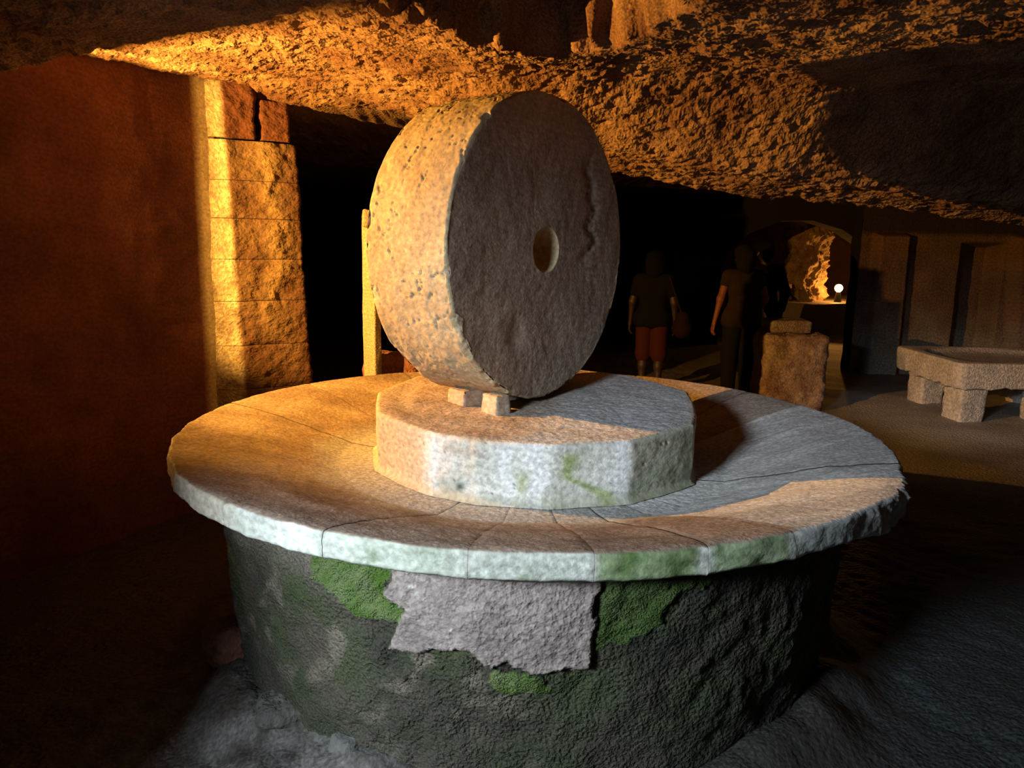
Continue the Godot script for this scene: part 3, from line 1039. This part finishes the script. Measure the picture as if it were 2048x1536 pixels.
# =================================================================================== block and table
func build_block() -> void:
	var c := Color(0.40, 0.31, 0.26)
	var d := Color(0.20, 0.12, 0.09)
	var b := put("stone_block", rough_block(Vector3(0.62, 0.79, 0.55), 26, 0.022, 0.06, c, d, Vector3(2, 1, 9)), m_stone, self, Vector3(2.83, -0.02, -8.0))
	b.rotation.y = -0.08
	tag(b, "squat weathered stone block standing on the floor before the visitors", "stone block")
	var s := put("stone_slab", rough_block(Vector3(0.42, 0.13, 0.34), 14, 0.012, 0.03, Color(0.30, 0.26, 0.23), d, Vector3(7, 1, 9)), m_stone, self, Vector3(2.80, 0.765, -8.06))
	tag(s, "small grey stone slab lying on top of the squat block", "stone slab")


func build_table() -> void:
	var t := thing("stone_table", "low grey stone table with a hollowed top on stubby legs at the right edge", "table", Vector3(4.09, 0.0, -7.13))
	var grey := Color(0.74, 0.69, 0.65)
	var dk := Color(0.6, 0.56, 0.53)
	var w := 1.55
	var dp := 1.26
	# hollowed top: skirt and dished upper face in one sheet, wound round from the lower edge to the middle
	var prof := [Vector2(0.90, 0.385), Vector2(0.97, 0.365), Vector2(0.985, 0.375), Vector2(0.995, 0.41), Vector2(1.0, 0.50), Vector2(1.005, 0.57), Vector2(1.0, 0.597), Vector2(0.985, 0.607), Vector2(0.90, 0.61), Vector2(0.82, 0.605), Vector2(0.79, 0.585), Vector2(0.75, 0.55), Vector2(0.5, 0.54), Vector2(0.25, 0.54), Vector2(0.0, 0.54)]
	var vs := PackedFloat32Array()
	for i in prof.size():
		vs.append(i)
	var fn := func(a: float, v: float) -> Vector3:
		var q: Vector2 = prof[int(v)]
		var cs := cos(deg_to_rad(a))
		var sn := sin(deg_to_rad(a))
		# a rounded square to start with, an oval hollow inside
		var sq := 1.0 / maxf(absf(cs), absf(sn))
		var e := pow(pow(absf(cs), 22.0) + pow(absf(sn), 22.0), -1.0 / 22.0)
		if q.x < 0.86:
			e = lerpf(e, 1.12, 0.75)
		var p := Vector3(w / 2 * (1.0 + cs * e * q.x), q.y, -dp / 2 * (1.0 - sn * e * q.x))
		var o := nf(p, 3.0) * 0.02
		tint = mixc(grey, dk, 0.4 + 0.9 * nf(p, 4.0))
		if q.x < 0.83:
			tint = mixc(tint, Color(0.46, 0.42, 0.40), 0.7)
		if q.y < 0.41:
			p.y += nf(p, 5.0) * 0.03
		if p.x < 0.1 and p.z < -1.0 and q.y < 0.56:
			tint = mixc(tint, Color(0.30, 0.34, 0.40), 0.5)
		return p + Vector3(cs, 0, sn) * o * minf(1.0, q.x)
	put("tabletop", sheet(steps(0, 360, 220), vs, fn, true)[0], m_stone, t)
	for l in [[0.17, -0.19, 0.25], [0.24, -1.03, 0.25], [0.92, -0.20, 0.24], [1.3, -1.03, 0.25]]:
		var b := put("leg", rough_block(Vector3(l[2], 0.41, 0.25), 10, 0.014, 0.025, Color(0.74, 0.69, 0.64), dk, Vector3(l[0] * 3.0, 1, l[1]), -0.10), m_stone, t, Vector3(l[0] + 0.02, -0.02, l[1]))
		b.rotation.y = 0.12
	tag(t, "low grey stone table with a hollowed top on stubby legs at the right edge", "table")


# =================================================================================== people
# smooth union of tapered capsules [a, b, ra, rb], meshed as surface nets
func net(bones: Array, cell: float, k: float) -> ArrayMesh:
	var lo := Vector3.INF
	var hi := -Vector3.INF
	for b in bones:
		var r: float = maxf(b[2], b[3]) + cell * 3.0
		lo = lo.min((b[0] as Vector3).min(b[1]) - Vector3.ONE * r)
		hi = hi.max((b[0] as Vector3).max(b[1]) + Vector3.ONE * r)
	var n := Vector3i(((hi - lo) / cell).ceil()) + Vector3i.ONE
	var f := PackedFloat32Array()
	f.resize(n.x * n.y * n.z)
	f.fill(10.0)
	for b in bones:
		var a: Vector3 = b[0]
		var ab: Vector3 = b[1] - a
		var ra: float = b[2]
		var rb: float = b[3]
		var m := maxf(ra, rb) + k + cell * 2.0
		var c0 := Vector3i(((a.min(b[1]) - Vector3.ONE * m - lo) / cell).floor()).clamp(Vector3i.ZERO, n - Vector3i.ONE)
		var c1 := Vector3i(((a.max(b[1]) + Vector3.ONE * m - lo) / cell).ceil()).clamp(Vector3i.ZERO, n - Vector3i.ONE)
		var l2 := maxf(ab.length_squared(), 1e-9)
		for z in range(c0.z, c1.z + 1):
			for y in range(c0.y, c1.y + 1):
				var row := (z * n.y + y) * n.x
				for x in range(c0.x, c1.x + 1):
					var p := lo + Vector3(x, y, z) * cell - a
					var t := clampf(p.dot(ab) / l2, 0.0, 1.0)
					var d := (p - ab * t).length() - lerpf(ra, rb, t)
					var g := f[row + x]
					var h := clampf(0.5 + 0.5 * (d - g) / k, 0.0, 1.0)
					f[row + x] = lerpf(d, g, h) - k * h * (1.0 - h)
	var pos := PackedVector3Array()
	var nor := PackedVector3Array()
	var idx := PackedInt32Array()
	var at := PackedInt32Array()
	at.resize(f.size())
	at.fill(-1)
	var st := [1, n.x, n.x * n.y]
	var corner := []
	for q in 8:
		corner.append(Vector3(q & 1, (q >> 1) & 1, (q >> 2) & 1))
	var edges := [[0, 1], [2, 3], [4, 5], [6, 7], [0, 2], [1, 3], [4, 6], [5, 7], [0, 4], [1, 5], [2, 6], [3, 7]]
	for z in n.z - 1:
		for y in n.y - 1:
			for x in n.x - 1:
				var i := (z * n.y + y) * n.x + x
				var v := [f[i], f[i + 1], f[i + n.x], f[i + n.x + 1], f[i + st[2]], f[i + st[2] + 1], f[i + st[2] + n.x], f[i + st[2] + n.x + 1]]
				var neg := 0
				for q in 8:
					if v[q] < 0.0:
						neg += 1
				if neg == 0 or neg == 8:
					continue
				var s := Vector3.ZERO
				var cnt := 0
				for e in edges:
					var va: float = v[e[0]]
					var vb: float = v[e[1]]
					if (va < 0.0) != (vb < 0.0):
						s += (corner[e[0]] as Vector3).lerp(corner[e[1]], va / (va - vb))
						cnt += 1
				at[i] = pos.size()
				pos.append(lo + (Vector3(x, y, z) + s / cnt) * cell)
				nor.append(Vector3(v[1] - v[0] + v[3] - v[2] + v[5] - v[4] + v[7] - v[6], v[2] - v[0] + v[3] - v[1] + v[6] - v[4] + v[7] - v[5], v[4] - v[0] + v[5] - v[1] + v[6] - v[2] + v[7] - v[3]).normalized())
	for z in range(1, n.z - 1):
		for y in range(1, n.y - 1):
			for x in range(1, n.x - 1):
				var i := (z * n.y + y) * n.x + x
				for ax in 3:
					var j: int = i + st[ax]
					if (f[i] < 0.0) == (f[j] < 0.0):
						continue
					var s1: int = st[(ax + 1) % 3]
					var s2: int = st[(ax + 2) % 3]
					var a := at[i]
					var b := at[i - s1]
					var c := at[i - s1 - s2]
					var d := at[i - s2]
					if a < 0 or b < 0 or c < 0 or d < 0:
						continue
					if f[i] < 0.0:
						idx.append_array(PackedInt32Array([a, c, b, a, d, c]))
					else:
						idx.append_array(PackedInt32Array([a, b, c, a, c, d]))
	return surface(pos, nor, PackedColorArray(), idx)


func join(meshes: Array) -> ArrayMesh:
	var st := SurfaceTool.new()
	st.begin(Mesh.PRIMITIVE_TRIANGLES)
	for m in meshes:
		st.append_from(m, 0, Transform3D())
	return st.commit()


# a relaxed hand: palm from the wrist along dir, four unequal bent fingers and a thumb on its side
func hand(wrist: Vector3, dir: Vector3, across: Vector3, inward: Vector3) -> ArrayMesh:
	var b := []
	var k := wrist + dir * 0.085
	b.append([wrist - dir * 0.02, wrist + dir * 0.03, 0.024, 0.024])
	for i in 4:
		var o := across * (0.030 - 0.020 * i)
		b.append([wrist + dir * 0.02 + o * 0.6, k + o, 0.013, 0.011])
		var l: float = [0.062, 0.072, 0.068, 0.052][i]
		var p1 := k + o + (dir * 0.95 + inward * 0.25).normalized() * l * 0.5
		var p2 := p1 + (dir * 0.75 + inward * 0.65).normalized() * l * 0.32
		var p3 := p2 + (dir * 0.5 + inward * 0.85).normalized() * l * 0.25
		b.append([k + o, p1, 0.0095, 0.0085])
		b.append([p1, p2, 0.0085, 0.0078])
		b.append([p2, p3, 0.0078, 0.0065])
	var th := wrist + dir * 0.03 + across * 0.03
	var t1 := th + (dir * 0.6 + across * 0.7 + inward * 0.3).normalized() * 0.04
	b.append([th, t1, 0.012, 0.010])
	b.append([t1, t1 + (dir * 0.9 + inward * 0.35).normalized() * 0.03, 0.010, 0.008])
	return net(b, 0.0045, 0.006)


func tinted(base: StandardMaterial3D, c: Color) -> StandardMaterial3D:
	var m: StandardMaterial3D = base.duplicate()
	m.vertex_color_use_as_albedo = false
	m.albedo_color = c.linear_to_srgb()
	return m


# A standing figure seen from behind (it looks towards -z). s scales a body 1.62 m tall. arms: elbow and wrist of each side.
func person(label: String, at: Vector3, turn: float, s: float, arms: Array, skin: Color, hair: Color, long_hair: bool, shirt: Color, sleeve: float, legwear: Color, leg_to: float, shoes: Color, step: float) -> Node3D:
	var t := thing("person", label, "person", at, turn)
	t.scale = Vector3.ONE * s
	var body := []
	var sk := flat("skin", skin, 0.6)
	var hipy := 0.86
	var torso := [
		[Vector3(-0.075, 0.90, 0), Vector3(0.075, 0.90, 0), 0.105, 0.105],
		[Vector3(-0.055, 1.02, 0.0), Vector3(0.055, 1.02, 0.0), 0.092, 0.092],
		[Vector3(-0.075, 1.17, 0.0), Vector3(0.075, 1.17, 0.0), 0.098, 0.098],
		[Vector3(-0.10, 1.28, 0.005), Vector3(0.10, 1.28, 0.005), 0.078, 0.078],
		[Vector3(-0.15, 1.315, 0.005), Vector3(0.15, 1.315, 0.005), 0.05, 0.05]]
	body.append_array(torso)
	body.append_array([
		[Vector3(0, 1.30, 0.01), Vector3(0, 1.42, -0.005), 0.058, 0.048],
		[Vector3(0, 1.50, -0.012), Vector3(0, 1.535, 0.008), 0.076, 0.085],
		[Vector3(0, 1.45, -0.045), Vector3(0, 1.50, -0.04), 0.042, 0.058],
		[Vector3(0, 1.495, -0.098), Vector3(0, 1.475, -0.112), 0.008, 0.013],
		[Vector3(-0.083, 1.505, 0), Vector3(-0.10, 1.475, 0), 0.016, 0.011],
		[Vector3(0.083, 1.505, 0), Vector3(0.085, 1.475, 0), 0.016, 0.011]])
	var hands := []
	var sleeves := []
	var shoes_b := []
	var legs := []
	for i in 2:
		var e := -1.0 if i == 0 else 1.0
		var sh := Vector3(e * 0.175, 1.31, 0.005)
		var el: Vector3 = arms[i][0]
		var wr: Vector3 = arms[i][1]
		body.append([sh, el, 0.050, 0.038])
		body.append([el, wr, 0.038, 0.024])
		var dir := (wr - el).normalized()
		var inward := Vector3(0, 0, -1) if absf(dir.z) < 0.7 else Vector3(0, 1, 0)
		hands.append(hand(wr + dir * 0.012, dir, Vector3(0, 0, -1) if absf(dir.z) < 0.6 else Vector3(0, 1, 0), Vector3(-e, 0, 0)))
		sleeves.append([sh, sh.lerp(el, minf(sleeve, 1.0)), 0.064, 0.056])
		if sleeve > 1.0:
			sleeves.append([el, el.lerp(wr, sleeve - 1.0), 0.056, 0.042])
		var dz := step * e
		var hip := Vector3(e * 0.085, hipy, 0)
		var kn := Vector3(e * 0.092, 0.46, -0.02 + dz * 0.5)
		var an := Vector3(e * 0.095, 0.075, 0.02 + dz)
		body.append([hip, kn, 0.086, 0.055])
		body.append([kn, kn.lerp(an, 0.35) + Vector3(0, 0, 0.018), 0.053, 0.053])
		body.append([kn.lerp(an, 0.35) + Vector3(0, 0, 0.014), an, 0.051, 0.034])
		body.append([an, Vector3(e * 0.105, 0.035, -0.13 + dz), 0.036, 0.028])
		shoes_b.append([Vector3(e * 0.095, 0.045, 0.05 + dz), Vector3(e * 0.105, 0.038, -0.15 + dz), 0.045, 0.036])
		var knee_in := clampf((hipy - leg_to) / 0.40, 0.0, 1.0)
		legs.append([hip, hip.lerp(kn, knee_in), 0.105, lerpf(0.102, 0.088, knee_in)])
		if leg_to < 0.44:
			legs.append([kn, kn.lerp(an, clampf((0.46 - leg_to) / 0.385, 0.0, 1.0)), 0.088, 0.076])
	var arr := [net(body, 0.0125, 0.03)]
	arr.append_array(hands)
	put("body", join(arr), sk, t)
	var shirt_b := []
	for b in torso:
		shirt_b.append([b[0], b[1], b[2] + 0.018, b[3] + 0.018])
	shirt_b[-1][2] = 0.06
	shirt_b[-1][3] = 0.06
	shirt_b.append([Vector3(-0.10, 0.86, 0), Vector3(0.085, 0.86, 0), 0.125, 0.125])
	shirt_b.append_array(sleeves)
	put("shirt", net(shirt_b, 0.0125, 0.035), tinted(m_cloth, shirt), t)
	legs.append([Vector3(-0.06, 0.90, 0), Vector3(0.06, 0.90, 0), 0.118, 0.118])
	put("trousers" if leg_to < 0.3 else "shorts", net(legs, 0.0125, 0.03), tinted(m_cloth, legwear), t)
	put("shoe", net([shoes_b[0]], 0.010, 0.01), tinted(m_cloth, shoes), t)
	put("shoe", net([shoes_b[1]], 0.010, 0.01), tinted(m_cloth, shoes), t)
	var hb := [[Vector3(0, 1.55, 0.0), Vector3(0, 1.52, 0.03), 0.092, 0.085], [Vector3(-0.04, 1.56, -0.03), Vector3(0.04, 1.56, -0.03), 0.068, 0.068]]
	if long_hair:
		hb.append([Vector3(0, 1.52, 0.045), Vector3(0, 1.40, 0.055), 0.085, 0.07])
		hb.append([Vector3(-0.06, 1.5, 0.02), Vector3(-0.055, 1.40, 0.035), 0.05, 0.04])
		hb.append([Vector3(0.06, 1.5, 0.02), Vector3(0.055, 1.40, 0.035), 0.05, 0.04])
	else:
		hb.append([Vector3(0, 1.50, 0.04), Vector3(0, 1.45, 0.045), 0.075, 0.055])
	put("hair", net(hb, 0.0095, 0.03), tinted(m_cloth, hair), t)
	return t


func build_people() -> void:
	var down := [[Vector3(-0.235, 1.06, 0.03), Vector3(-0.255, 0.83, -0.03)], [Vector3(0.235, 1.06, 0.03), Vector3(0.255, 0.83, -0.03)]]
	var w := person("person standing with the back turned, grey top and dark trousers, one bare arm hanging", Vector3(2.44, 0, -8.45), 0.1, 1.0,
		[[Vector3(-0.255, 1.07, 0.05), Vector3(-0.30, 0.84, 0.04)], [Vector3(0.245, 1.07, 0.02), Vector3(0.225, 0.88, -0.13)]],
		Color(0.16, 0.05, 0.035), Color(0.012, 0.01, 0.01), true, Color(0.032, 0.022, 0.021), 0.35, Color(0.012, 0.012, 0.012), 0.1, Color(0.02, 0.02, 0.02), 0.02)
	w.name = "person"
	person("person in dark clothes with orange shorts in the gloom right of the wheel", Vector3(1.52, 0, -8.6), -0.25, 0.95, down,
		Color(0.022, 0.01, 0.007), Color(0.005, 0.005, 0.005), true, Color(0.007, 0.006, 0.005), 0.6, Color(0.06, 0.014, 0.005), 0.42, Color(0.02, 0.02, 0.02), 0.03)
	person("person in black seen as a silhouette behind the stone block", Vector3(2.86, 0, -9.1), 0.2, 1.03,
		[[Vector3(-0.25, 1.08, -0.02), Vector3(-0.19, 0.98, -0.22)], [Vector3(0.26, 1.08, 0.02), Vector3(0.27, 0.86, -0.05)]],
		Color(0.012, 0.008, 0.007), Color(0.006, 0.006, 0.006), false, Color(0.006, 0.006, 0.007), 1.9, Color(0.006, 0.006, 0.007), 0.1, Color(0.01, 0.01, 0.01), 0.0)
	# a round bag at the side of the person in shorts
	var bag := thing("shoulder_bag", "soft brown bag hanging at the hip of the person in orange shorts", "bag", Vector3(1.82, 0.62, -8.47))
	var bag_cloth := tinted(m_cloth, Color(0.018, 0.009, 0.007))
	put("pouch", net([[Vector3(0, 0.23, 0), Vector3(0, 0.13, 0), 0.075, 0.105], [Vector3(0, 0.11, 0.03), Vector3(0, 0.11, -0.03), 0.10, 0.10]], 0.011, 0.03), bag_cloth, bag)
	var a := Vector3(-0.16, 0.66, -0.02)
	var b := Vector3(-0.02, 0.29, 0.0)
	for side in [0.0, 0.03]:
		var cy := CylinderMesh.new()
		cy.top_radius = 0.008
		cy.bottom_radius = 0.008
		cy.height = a.distance_to(b)
		cy.radial_segments = 8
		var st := put("strap", cy, bag_cloth, bag, (a + b) / 2.0 + Vector3(0, 0, side))
		st.rotation.z = atan2(b.x - a.x, a.y - b.y)
	# a slim pale bottle in the right hand of the person in grey
	var prof := [[0.0, 0.0], [0.028, 0.0], [0.032, 0.01], [0.032, 0.14], [0.026, 0.17], [0.014, 0.19], [0.014, 0.215], [0.0, 0.218]]
	var us := steps(0, 360, 24)
	var vs := PackedFloat32Array()
	for i in prof.size():
		vs.append(i)
	var lathe := func(a: float, v: float) -> Vector3:
		tint = Color.WHITE
		return Vector3(cos(deg_to_rad(a)) * prof[int(v)][0], prof[int(v)][1], sin(deg_to_rad(a)) * prof[int(v)][0])
	var bottle := put("water_bottle", sheet(us, vs, lathe, true)[0], flat("pale plastic", Color(0.75, 0.75, 0.76), 0.25), self, Vector3(2.735, 0.74, -8.53))
	bottle.rotation.z = 0.22
	tag(bottle, "slim pale bottle held low beside the person in the grey top", "bottle")


# =================================================================================== far chamber
func build_far_room() -> void:
	# arch between the hall and the lit chamber
	var arch := CSGPolygon3D.new()
	var pts := PackedVector2Array([Vector2(-4.4, -0.1), Vector2(3.4, -0.1), Vector2(3.36, 0.8), Vector2(3.38, 1.25), Vector2(3.5, 1.55), Vector2(3.8, 1.82), Vector2(4.3, 2.02), Vector2(4.8, 2.04), Vector2(5.3, 1.9), Vector2(5.8, 1.6), Vector2(6.1, 1.2), Vector2(6.2, 0.6), Vector2(6.2, -0.1), Vector2(7.6, -0.1), Vector2(7.6, 3.2), Vector2(-4.4, 3.2)])
	arch.polygon = pts
	arch.depth = 0.5
	arch.position = Vector3(0, 0, -13.0)
	var m := flat("dark rock", Color(0.012, 0.007, 0.006), 0.95)
	arch.material = m
	arch.name = "wall_far"
	arch.set_meta("kind", "structure")
	add_child(arch)
	rough_wall("wall_end", [Vector2(-4.4, -17.3), Vector2(7.6, -17.3)], -0.1, 3.0, 0.15, 0.12, Color(0.10, 0.045, 0.03), Color(0.06, 0.025, 0.015), "")
	# the lit rock face and the boulders at its foot
	var fn := func(a: float, y: float) -> Vector3:
		var rad := deg_to_rad(a)
		var p := Vector3(cos(rad) * 0.5, y, sin(rad) * 0.5)
		var r := 0.36 + 0.06 * y + nf(p, 2.5) * 0.13 + (nc(p, 6.0) - 0.5) * 0.10 + nf(p, 11.0) * 0.04
		tint = mixc(Color(0.52, 0.38, 0.22), Color(0.3, 0.18, 0.1), 0.4 + nf(p, 4.0))
		return Vector3(cos(rad) * r, y, sin(rad) * r)
	var rp := put("rock_pier", sheet(steps(0, 360, 130), steps(-0.1, 1.45, 70), fn, true)[0], m_rock, self, Vector3(5.66, 0.6, -15.55))
	tag(rp, "rough rock pier lit orange by the far lamp beyond the arch", "rock")
	var k := 0
	for b in [[Vector3(5.12, 0.58, -15.15), 0.30], [Vector3(5.52, 0.58, -15.0), 0.22], [Vector3(4.86, 0.58, -15.6), 0.30]]:
		var o := put("boulder", rough_block(Vector3(b[1], b[1] * 1.15, b[1]), 14, 0.06, b[1] * 0.3, Color(0.5, 0.36, 0.2), Color(0.28, 0.17, 0.1), b[0]), m_rock, self, b[0])
		tag(o, ["rough boulder at the left foot of the lit rock pier", "small boulder in front of the lit rock pier", "farthest left boulder, dim, beside the lit rock pier"][k], "boulder", "boulders by the far lamp")
		k += 1
	var at := Vector3(6.14, 0.86, -15.0)
	var t := thing("floor_lamp", "small glaring round lamp on the raised floor beyond the arch", "lamp", Vector3(6.14, 0.6, -15.0))
	var sp := SphereMesh.new()
	sp.radius = 0.075
	sp.height = 0.15
	var glow := StandardMaterial3D.new()
	glow.resource_name = "far lamp glow"
	glow.emission_enabled = true
	glow.emission = Color(1.0, 0.86, 0.5)
	glow.emission_energy_multiplier = 6.0
	put("bulb", sp, glow, t, at - t.position)
	var st := CylinderMesh.new()
	st.top_radius = 0.04
	st.bottom_radius = 0.07
	st.height = 0.19
	put("stand", st, m_metal, t, Vector3(0, 0.09, 0))
	var l := OmniLight3D.new()
	l.name = "far_glow"
	l.light_color = Color(1.0, 0.66, 0.28)
	l.light_energy = 1.1
	l.omni_range = 20.0
	l.omni_attenuation = 2.0
	l.light_size = 0.05
	l.shadow_enabled = true
	t.add_child(l)
	l.position = at - t.position


func build_floor_stones() -> void:
	var list := [
		[Vector3(-0.99, 0.0, -2.74), Vector3(0.30, 0.16, 0.20), 0.5, Color(0.26, 0.12, 0.085), "reddish lump of rock at the left foot of the mill base"],
		[Vector3(-0.72, 0.02, -2.36), Vector3(0.19, 0.06, 0.17), 0.2, Color(0.13, 0.125, 0.115), "round flat grey stone set in the floor in front of the mill"],
		[Vector3(-0.47, 0.03, -2.19), Vector3(0.13, 0.07, 0.11), 0.9, Color(0.14, 0.14, 0.135), "small angular grey stone right of the round flat one"]]
	for s in list:
		var y := floor_y(s[0].x, s[0].z)
		var o := put("floor_stone", rough_block(s[1], 12, 0.014, minf(s[1].y, s[1].z) * 0.42, s[3], s[3] * 0.65, s[0] * 5.0), m_stone, self, Vector3(s[0].x, y - s[1].y * 0.45, s[0].z))
		o.rotation.y = s[2]
		tag(o, s[4], "stone", "loose stones at the foot of the mill")
